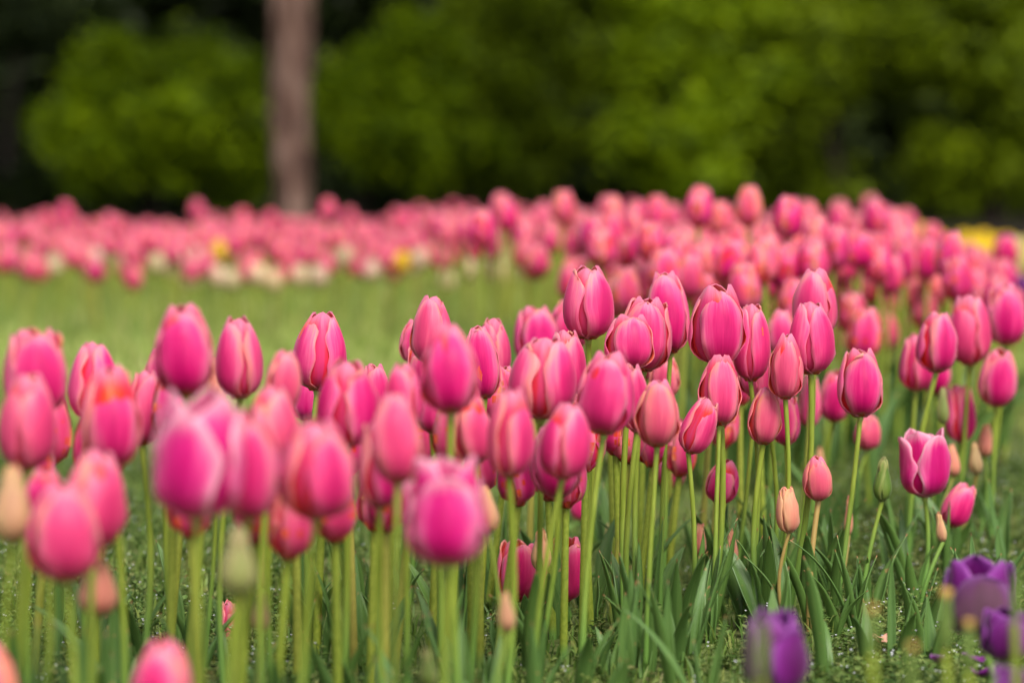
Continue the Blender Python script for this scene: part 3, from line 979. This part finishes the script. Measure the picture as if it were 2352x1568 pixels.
# tulips whose heads hide behind nearer blooms, so that mostly their stems show
for px, py, d in ((1225, 800, 2.9), (1275, 830, 3.0), (1400, 830, 2.85), (1372, 850, 3.05), (1480, 740, 3.0), (1530, 700, 3.1), (1640, 700, 2.95), (1675, 720, 3.05),
                  (1740, 760, 3.0), (1870, 720, 3.05), (1655, 850, 2.9), (1160, 930, 2.75), (900, 960, 2.5), (680, 1000, 2.3), (740, 1010, 2.45), (470, 930, 2.2), (420, 960, 2.4), (560, 1000, 2.1),
                  (1060, 850, 2.4), (1010, 800, 2.45), (1130, 820, 2.7), (1100, 980, 2.45), (1340, 900, 2.6), (1415, 900, 2.7), (1300, 1010, 2.5), (220, 940, 2.3), (110, 900, 2.3), (860, 1050, 2.3), (1560, 960, 2.9), (1500, 930, 2.75), (1660, 900, 3.0), (1700, 800, 3.0),
                  (395, 850, 2.25), (440, 1040, 2.0), (585, 1060, 2.05), (660, 1090, 2.0), (770, 1060, 2.1), (800, 930, 2.4), (885, 1040, 2.15), (950, 920, 2.4), (1040, 900, 2.3), (1080, 1000, 2.5), (1190, 1000, 2.4), (1260, 1000, 2.6), (1345, 930, 2.55), (1440, 920, 2.7), (240, 930, 2.2), (80, 960, 2.2)):
    hh = .06
    far_tulip(at(px, py, d) - Vector((0, 0, hh)), hh, .034, 'pink tulip whose head hides behind nearer blooms so that its green stem shows', 'pink', 'tulips hidden behind nearer blooms', leaf=False)

# yellow and cream flowers at the right edge
for k in range(60):
    d = RNG.uniform(7.2, 9.6)
    px = RNG.uniform(2150, 2420)
    far_tulip(Vector(((px - 1176) / FPX * d, d, RNG.uniform(.140, .172))), .058, .045, 'blurred yellow tulip in the yellow bed at the right edge', 'yellow', 'yellow tulips at the right edge', 0)
for px, py in ((2098, 503), (2120, 515), (1884, 524), (1960, 528), (1975, 540), (1868, 540), (2085, 520)):
    d = 8.0
    far_tulip(at(px, py, d) - Vector((0, 0, .055)), .055, .046, 'blurred yellow tulip showing between pink heads at the right', 'yellow', 'yellow tulips between pink heads', 0)
for px, py in ((2335, 543), (2262, 585), (2285, 598), (2248, 600), (2305, 610), (2340, 566), (2320, 590)):
    d = 6.6
    far_tulip(at(px, py, d) - Vector((0, 0, .055)), .055, .042, 'blurred cream tulip in front of the yellow bed', 'cream', 'cream tulips before the yellow bed', .1)

# the long bed at the left, in front of the dark wood
G_L = 'pink tulips of the long far bed'
L_L = 'far blurred pink tulip in the long bed below the dark wood at left'
for x, y, wp, lab in [(152, 462, 50, 'blurred magenta tulip standing highest at the left end of the far bed'),
                      (452, 458, 50, 'blurred pink tulip standing out of the far bed left of the tree trunk'),
                      (755, 455, 56, 'blurred red-pink tulip standing out of the far bed right of the tree trunk'),
                      (930, 482, 50, None), (110, 480, 46, None), (265, 496, 48, None), (560, 478, 44, None), (620, 482, 44, None), (800, 476, 46, None)]:
    d = .044 * FPX / wp + 2.6
    h = .062
    foot = at(x, y, d) - Vector((0, 0, h))
    far_tulip(foot, h, .046, lab or L_L, 'pink', G_L, leaf=False)
n = tries = 0
while n < 150 and tries < 5000:
    tries += 1
    d = RNG.uniform(6.8, 9.0)
    px = RNG.uniform(-40, 1130)
    X = (px - 1176) / FPX * d
    if not free(X, d, .07):
        continue
    H = RNG.gauss(np.interp(d, [6.8, 7.4, 9.0], [.225, .235, .245]), .024)
    if n < 34:
        far_tulip(Vector((X, d, H - .058)), .058, .048, L_L, 'pink', G_L, leaf=False, val=.95, sal=RNG.random() * .5)
    else:
        MASS.append((X, d, H))
    n += 1
for k in range(48):
    d = RNG.uniform(6.7, 7.8)
    px = RNG.uniform(-40, 1380)
    kd = 'yellow' if k % 8 == 0 else 'cream'
    H = RNG.uniform(.18, .235) if kd == 'cream' else RNG.uniform(.20, .27)
    far_tulip(Vector(((px - 1176) / FPX * d, d, H - .055)), .055, .043,
              'low blurred %s tulip along the front of the far bed' % kd, kd, 'low %s tulips along the far bed' % kd, RNG.uniform(.2, 1) if kd == 'cream' else .2, False)


def mesh_arrays(me):
    V = np.empty(len(me.vertices) * 3, np.float32)
    me.vertices.foreach_get('co', V)
    F = np.empty(len(me.loops), np.int32)
    me.loops.foreach_get('vertex_index', F)
    M = np.empty(len(me.polygons), np.int32)
    me.polygons.foreach_get('material_index', M)
    UVl = np.empty(len(me.loops) * 2, np.float32)
    me.uv_layers[0].data.foreach_get('uv', UVl)
    U = np.zeros((len(me.vertices), 2), np.float32)
    U[F] = UVl.reshape(-1, 2)
    return V.reshape(-1, 3), F.reshape(-1, 4), U, M


# beyond the nearest few hundred: the rest of the far bed
PA = [mesh_arrays(m) for m in PROTO['pink'][:4]]
SA = mesh_arrays(STEMP)
parts = []
cnt = 0
while cnt < 620 + len(MASS):
    d = RNG.uniform(8.6, 13.5)
    px = RNG.uniform(-140, 1500 if d > 10.5 else 1150)
    X = (px - 1176) / FPX * d
    cnt += 1
    H = min(.30, max(.14, RNG.gauss(.218 - (d - 8.6) * .012 + (.035 if px > 900 else 0) + .012 * math.sin(px / 70) , .026)))
    if cnt > 620:
        X, d, H = MASS[cnt - 621]
    V, F, U, M = PA[cnt % 4]
    V = rotz(V, RNG.uniform(0, 6.28)) * np.array([.066, .066, .060]) + np.array([X, d, H - .06])
    parts.append((V, F, U, M))
    V, F, U, M = SA
    parts.append((V * np.array([1, 1, H - .06]) + np.array([X, d, 0]), F, U, M + 3))
V, F, U, M = join(parts)
o = obj('tulip_mass', make_mesh('tulip_mass', V, F, U, M, (*MATSETS['pink'], STEM)))
o.color = (.12, .93, .4, 1)
tag(o, 'mass of far pink tulips filling the back of the beds', 'tulip bed', kind='stuff')

# ------------------------------------------------------------------ grass and weeds
def grass(name, n, d0, d1, hl, hh, wd, label, px0=-1000, px1=3350, seed=1, mat=None, pw=1.0, lay=.6):
    r = np.random.default_rng(seed)
    d = d0 + (d1 - d0) * r.random(n) ** pw
    x = (r.uniform(px0, px1, n) - 1176) / FPX * d
    hgt = r.uniform(hl, hh, n) * (.7 + .6 * r.random(n))
    a = r.uniform(0, 2 * np.pi, n)
    b = r.uniform(0, 2 * np.pi, n)
    k = r.uniform(.1, lay, n) * hgt
    wx, wy = np.cos(a) * wd, np.sin(a) * wd
    V = np.zeros((n, 6, 3), np.float32)
    for lv, (f, ww, bend) in enumerate(((0, 1, 0), (.55, .85, .35), (1, .08, 1.0))):
        cx, cy, cz = x + np.cos(b) * k * bend, d + np.sin(b) * k * bend, hgt * f * (1 - .15 * bend)
        V[:, 2 * lv] = np.stack([cx - wx * ww, cy - wy * ww, cz], 1)
        V[:, 2 * lv + 1] = np.stack([cx + wx * ww, cy + wy * ww, cz], 1)
    base = np.arange(n)[:, None] * 6
    F = np.concatenate([base + np.array([0, 1, 3, 2]), base + np.array([2, 3, 5, 4])])
    o = obj(name, make_mesh(name, V.reshape(-1, 3), F, None, None, (mat or GRASS,)))
    tag(o, label, 'grass', kind='stuff')
    return o


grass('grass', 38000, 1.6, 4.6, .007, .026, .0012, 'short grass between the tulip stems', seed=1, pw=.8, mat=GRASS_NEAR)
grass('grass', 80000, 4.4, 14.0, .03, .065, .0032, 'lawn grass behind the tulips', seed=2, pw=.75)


def weeds(name, spots, label, seed):
    r = random.Random(seed)
    V, F, M = [], [], []

    def leafq(c, a, el, L, wd, m):
        dx = Vector((math.cos(a) * math.cos(el), math.sin(a) * math.cos(el), math.sin(el)))
        sd = Vector((-math.sin(a), math.cos(a), 0)) * wd
        i = len(V)
        upn = Vector((0, 0, wd * .5))
        for q in (c, c + dx * L * .45 + sd + upn, c + dx * L, c + dx * L * .45 - sd + upn):
            V.append(tuple(q))
        F.append((i, i + 1, i + 2, i + 3))
        M.append(m)

    for (x, y, hgt) in spots:
        a0 = r.uniform(0, 6.28)
        ln = Vector((math.cos(a0), math.sin(a0), 0)) * hgt * r.uniform(.1, .6)
        p0 = Vector((x, y, 0))
        nl = r.randint(5, 9)
        # thin stalk
        i = len(V)
        tp = p0 + ln + Vector((0, 0, hgt))
        for q in (p0 - Vector((.0007, 0, 0)), p0 + Vector((.0007, 0, 0)), tp + Vector((.0004, 0, 0)), tp - Vector((.0004, 0, 0))):
            V.append(tuple(q))
        F.append((i, i + 1, i + 2, i + 3))
        M.append(0)
        for k in range(nl):
            f = (k + .5) / nl
            c = p0 + ln * f + Vector((0, 0, hgt * f))
            for sgn in (0, math.pi):
                leafq(c, a0 + k * 1.6 + sgn + r.uniform(-.4, .4), r.uniform(-.2, .7), r.uniform(.006, .012) * (1.15 - .5 * f), r.uniform(.0022, .0036), 0)
        if r.random() < .3:
            for k in range(r.randint(1, 2)):
                c = tp + Vector((r.uniform(-.006, .006), r.uniform(-.006, .006), r.uniform(-.002, .004)))
                for q in range(5):
                    leafq(c, q * 1.257, .9, .0020, .0008, 1)
    o = obj(name, make_mesh(name, V, F, None, M, (WEED, WHITE), False))
    tag(o, label, 'weeds', kind='stuff')


wr = random.Random(3)
spots = []
for k in range(3600):
    d = 2.25 + 1.9 * wr.random() ** 1.2
    px = wr.choice([wr.uniform(1880, 2420), wr.uniform(-60, 700), wr.uniform(-60, 2420)])
    spots.append(((px - 1176) / FPX * d, d, wr.uniform(.008, .030)))
weeds('weeds', spots, 'low weeds with tiny white flowers under the tulips', 4)

# loose tulip leaves whose flower has not come up: young plants between the rows
lp = random.Random(21)
for k in range(84):
    d = lp.uniform(2.3, 3.1) if k < 50 else lp.uniform(1.95, 2.5)
    px = lp.choice([lp.uniform(620, 2000), lp.uniform(1000, 1950), lp.uniform(1850, 2330)]) if k < 50 else lp.uniform(80, 1650)
    if 470 < px < 620:
        continue
    low = 1090 < px < 1400 and d < 2.75
    root = bpy.data.objects.new('tulip_plant', None)
    COL.objects.link(root)
    root.location = ((px - 1176) / FPX * d, d, 0)
    tag(root, 'young flowerless tulip plant of upright blue-green leaves among the stems', 'tulip plant', 'flowerless tulip plants among the stems')
    add_leaves(root, lp, 2 if k % 2 else 3, .04 if low else .06, .075 if low else .118)

# ------------------------------------------------------------------ the wood behind
def crown_arrays(rng, blobs, n, size, hole=0.0):
    """leaf-sized faces spread through a set of blobs [(centre, radii)]"""
    vol = np.array([b[1][0] * b[1][1] * b[1][2] for b in blobs]) ** .75
    idx = rng.choice(len(blobs), n, p=vol / vol.sum())
    C = np.array([b[0] for b in blobs])[idx]
    Rr = np.array([b[1] for b in blobs])[idx]
    dirs = rng.normal(size=(n, 3))
    dirs /= np.linalg.norm(dirs, axis=1, keepdims=True)
    rad = rng.random(n) ** .45
    # gather the leaves in sprays so that gaps stay open between them
    P = C + dirs * rad[:, None] * Rr
    ns = max(8, n // 55)
    sp = P[rng.choice(n, ns)]
    pick = rng.integers(0, ns, n)
    loose = rng.random(n) < .25
    P2 = sp[pick] + rng.normal(size=(n, 3)) * (Rr.mean(1)[:, None] * .17)
    P = np.where(loose[:, None], P, P2)
    a = rng.normal(size=(n, 3))
    a /= np.linalg.norm(a, axis=1, keepdims=True)
    up = np.array([0, 0, 1.0]) + dirs * .6 + rng.normal(size=(n, 3)) * .45
    b = np.cross(a, up)
    b /= np.maximum(np.linalg.norm(b, axis=1, keepdims=True), 1e-6)
    a = np.cross(up, b)
    a /= np.maximum(np.linalg.norm(a, axis=1, keepdims=True), 1e-6)
    s = size * rng.uniform(.6, 1.3, n)[:, None]
    V = np.stack([P - a * s, P + b * s * .42, P + a * s, P - b * s * .42], 1)
    F = np.arange(n * 4).reshape(-1, 4)
    return V.reshape(-1, 3), F


def woody(name, label, cat, base, blobs, n, size, mat, bark, seed, trunk_r, limbs=4, group=None, trunk_top=None):
    rng = np.random.default_rng(seed)
    root = bpy.data.objects.new(name, None)
    COL.objects.link(root)
    root.location = base
    tag(root, label, cat, group)
    B = np.array(base)
    bl = [(np.array(c) - B, np.array(r)) for c, r in blobs]
    if name == 'shrub':                       # smaller sprays round the big masses keep the outline uneven
        sat = []
        for c, r in bl:
            for _k in range(4):
                q = rng.normal(size=3)
                q /= np.linalg.norm(q)
                f = rng.uniform(.32, .6)
                sat.append((c + q * r * rng.uniform(.75, 1.1), r * f))
        bl = bl + sat
    V, F = crown_arrays(rng, bl, n, size)
    V[:, 2] = np.maximum(V[:, 2], .02)
    obj('crown', make_mesh('crown', V, F, None, None, (mat,), False), root)
    # trunk and limbs
    parts = []
    ctr = np.mean([b[0] for b in bl], axis=0)
    tt = trunk_top if trunk_top is not None else max(.3, ctr[2] * .7)
    t = np.linspace(0, 1, 9)
    pts = np.stack([ctr[0] * .35 * t ** 2, ctr[1] * .35 * t ** 2, tt * t - .02], 1)
    V, F, U = tube(pts, trunk_r * (1.25 - .55 * t ** .5), 10)
    parts.append((V, F, U, np.zeros(len(F), int)))
    for k in range(min(limbs, len(bl))):
        c = bl[k][0]
        st = pts[-1 - (k % 4)]
        t2 = np.linspace(0, 1, 7)[:, None]
        mid = st * (1 - t2) + c * t2 + np.array([0, 0, .12]) * np.linalg.norm(c - st) * np.sin(np.pi * t2)
        V, F, U = tube(mid + rng.normal(size=mid.shape) * trunk_r * .15, trunk_r * (.55 - .42 * t2[:, 0]), 7)
        parts.append((V, F, U, np.zeros(len(F), int)))
    V, F, U, M = join(parts)
    obj('trunk', make_mesh('trunk', V, F, U, None, (bark,)), root)
    return root


def img_blob(x, y, d, rx, ry, dep=None):
    """a leafy mass about x,y of the picture, at its own depth"""
    p = at(x, y, d)
    return ((p.x, p.y, p.z), (px2m(rx, d), dep or px2m((rx + ry) / 2, d), px2m(ry, d)))


def base_at(x, d):
    return ((x - 1176) / FPX * d, d, 0.0)


# bright shrubs
woody('shrub', 'bright green rounded shrub left of the brown tree trunk', 'shrub', base_at(350, 19), [
    img_blob(420, 190, 19, 150, 110), img_blob(260, 250, 18.8, 150, 110), img_blob(500, 260, 18.6, 140, 130), img_blob(330, 340, 18.4, 200, 110),
    img_blob(520, 390, 18.8, 110, 80), img_blob(200, 350, 18.8, 110, 90)], 15000, .050, FOL_LIGHT, BARK_DARK, 1, .05, 6, 'shrubs in front of the wood')
woody('shrub', 'green shrub right behind the brown tree trunk', 'shrub', base_at(830, 20), [
    img_blob(800, 260, 19.6, 120, 110), img_blob(900, 190, 20, 130, 120), img_blob(870, 330, 19.5, 150, 100), img_blob(1000, 290, 20, 130, 120)],
    9000, .050, FOL_LIGHT, BARK_DARK, 2, .05, 4, 'shrubs in front of the wood')
woody('shrub', 'wide green shrub sloping up to the top edge in the middle', 'shrub', base_at(1180, 21), [
    img_blob(1010, 110, 21, 140, 110), img_blob(1180, 60, 21, 180, 120), img_blob(1130, 220, 20.6, 180, 120), img_blob(1300, 160, 21, 150, 120),
    img_blob(1080, 360, 20.5, 150, 100), img_blob(1260, 330, 20.8, 140, 90), img_blob(1200, -80, 21.5, 260, 120)],
    15000, .055, FOL_MID, BARK_DARK, 3, .06, 6, 'shrubs in front of the wood')
woody('shrub', 'light green shrub right of the middle with a bright low side', 'shrub', base_at(1560, 20.5), [
    img_blob(1500, 340, 20, 130, 90), img_blob(1600, 370, 20, 130, 80), img_blob(1580, 100, 21, 190, 130), img_blob(1480, 200, 21, 130, 110),
    img_blob(1690, 220, 20.6, 140, 130), img_blob(1600, -70, 22, 260, 110)], 14000, .052, FOL_LIGHT, BARK_DARK, 4, .06, 6, 'shrubs in front of the wood')
woody('shrub', 'olive shrub arching over a dark hollow at the right', 'shrub', base_at(1930, 21), [
    img_blob(1850, 110, 21, 170, 130), img_blob(2020, 110, 21, 160, 110), img_blob(1780, 300, 20.8, 100, 120), img_blob(1900, -60, 22, 280, 120), img_blob(1840, 430, 21, 160, 70)],
    12000, .055, FOL_MID, BARK_DARK, 5, .06, 5, 'shrubs in front of the wood')
woody('shrub', 'yellowish shrub at the upper right edge', 'shrub', base_at(2280, 21), [
    img_blob(2240, 90, 21, 130, 130), img_blob(2340, 200, 20.8, 110, 130), img_blob(2290, -60, 22, 200, 110), img_blob(2180, 400, 21, 140, 90), img_blob(2340, 380, 21, 110, 110)],
    11000, .055, FOL_MID, BARK_DARK, 6, .06, 5, 'shrubs in front of the wood')
woody('shrub', 'dim green shrub at the left edge of the wood', 'shrub', base_at(20, 22), [
    img_blob(60, 60, 23, 130, 100), img_blob(0, 300, 23, 70, 110), img_blob(-20, 440, 22, 90, 60)], 5000, .06, FOL_DARK, BARK_DARK, 7, .06, 3, 'shrubs in front of the wood')

# low dark undergrowth at the feet of the trees
ur = random.Random(77)
for k in range(11):
    x = -120 + k * 255
    d = 23.5 + ur.uniform(-.8, .8)
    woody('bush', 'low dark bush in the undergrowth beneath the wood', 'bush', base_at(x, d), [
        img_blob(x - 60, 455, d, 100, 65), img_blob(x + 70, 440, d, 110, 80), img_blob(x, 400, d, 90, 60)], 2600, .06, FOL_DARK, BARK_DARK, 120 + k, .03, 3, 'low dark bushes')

# the brown trunk
def big_trunk():
    d = 16.0
    rng = np.random.default_rng(9)
    root = bpy.data.objects.new('tree', None)
    COL.objects.link(root)
    b = at(668, 557, d)
    root.location = (b.x, d, 0)
    tag(root, 'tree with a straight reddish brown trunk left of the middle', 'tree')
    zs = np.linspace(-.03, 3.2, 60)
    cx = np.interp(zs, [0, .3, .8, 1.35, 3.2], [0, .0, -.006, .012, .05])
    rr = np.interp(zs, [0, .12, .3, .6, 1.0, 1.4, 3.2], [.125, .105, .098, .104, .112, .120, .14])
    V, F, U = tube(np.stack([cx, 0 * cx, zs], 1), rr, 40)
    V = V.reshape(60, 40, 3)
    ang = np.linspace(0, 2 * np.pi, 41)[:-1]
    rel = V - np.stack([cx, 0 * cx, zs], 1)[:, None, :]
    k = 1 + .035 * np.sin(5 * ang[None, :] + 1.3 * zs[:, None]) + .025 * np.sin(9 * ang[None, :] - 2.1 * zs[:, None] + 1) + rng.normal(size=(60, 40)) * .014 + .10 * np.sin(2.3 * zs[:, None] * 2 + 2 * ang[None, :]) * np.sin(3.1 * zs[:, None] + ang[None, :])
    V = np.stack([cx, 0 * cx, zs], 1)[:, None, :] + rel * np.dstack([k, k, np.ones_like(k)])
    parts = [(V.reshape(-1, 3), F, U, np.zeros(len(F), int))]
    blobs = []
    for i in range(7):
        a = i * 2 * math.pi / 7 + .3
        c = np.array([math.cos(a) * 2.3, math.sin(a) * 2.1 + .6, 5.2 + (i % 3) * .8])
        blobs.append((c, np.array([1.7, 1.6, 1.1])))
        t2 = np.linspace(0, 1, 8)[:, None]
        p = np.array([.05, 0, 3.1]) * (1 - t2) + c * t2 + np.array([0, 0, .5]) * np.sin(np.pi * t2)
        Vl, Fl, Ul = tube(p, .09 - .07 * t2[:, 0], 8)
        parts.append((Vl, Fl, Ul, np.zeros(len(Fl), int)))
    blobs.append((np.array([0, .6, 7.0]), np.array([2.4, 2.2, 1.2])))
    V, F, U, M = join(parts)
    obj('trunk', make_mesh('trunk', V, F, U, None, (BARK,)), root)
    V, F = crown_arrays(rng, blobs, 9000, .13)
    obj('crown', make_mesh('crown', V, F, None, None, (FOL_MID,), False), root)


big_trunk()

# tall dark trees behind the shrubs
tr = random.Random(31)
for k, (x, d) in enumerate([(-150, 27), (150, 26), (430, 27.5), (700, 26), (980, 28), (1250, 27), (1520, 28.5), (1800, 26.5), (2080, 28), (2350, 26.5), (2600, 28)]):
    b = base_at(x, d)
    bl = []
    for i in range(9):
        z = .8 + i * .85
        a = tr.uniform(0, 6.28)
        rr = 1.25 - .03 * i
        bl.append(((b[0] + math.cos(a) * .5, d + math.sin(a) * .5 - (.7 if i > 3 else 0), z), (rr, rr, .85)))
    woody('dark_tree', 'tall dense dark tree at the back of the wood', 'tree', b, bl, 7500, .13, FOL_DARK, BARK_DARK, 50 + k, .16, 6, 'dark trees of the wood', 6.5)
for k in range(13):
    x, d = -500 + k * 290, 34
    b = base_at(x, d)
    bl = [((b[0] + tr.uniform(-.4, .4), d, .7 + i * 1.3), (1.7, 1.3, 1.2)) for i in range(7)]
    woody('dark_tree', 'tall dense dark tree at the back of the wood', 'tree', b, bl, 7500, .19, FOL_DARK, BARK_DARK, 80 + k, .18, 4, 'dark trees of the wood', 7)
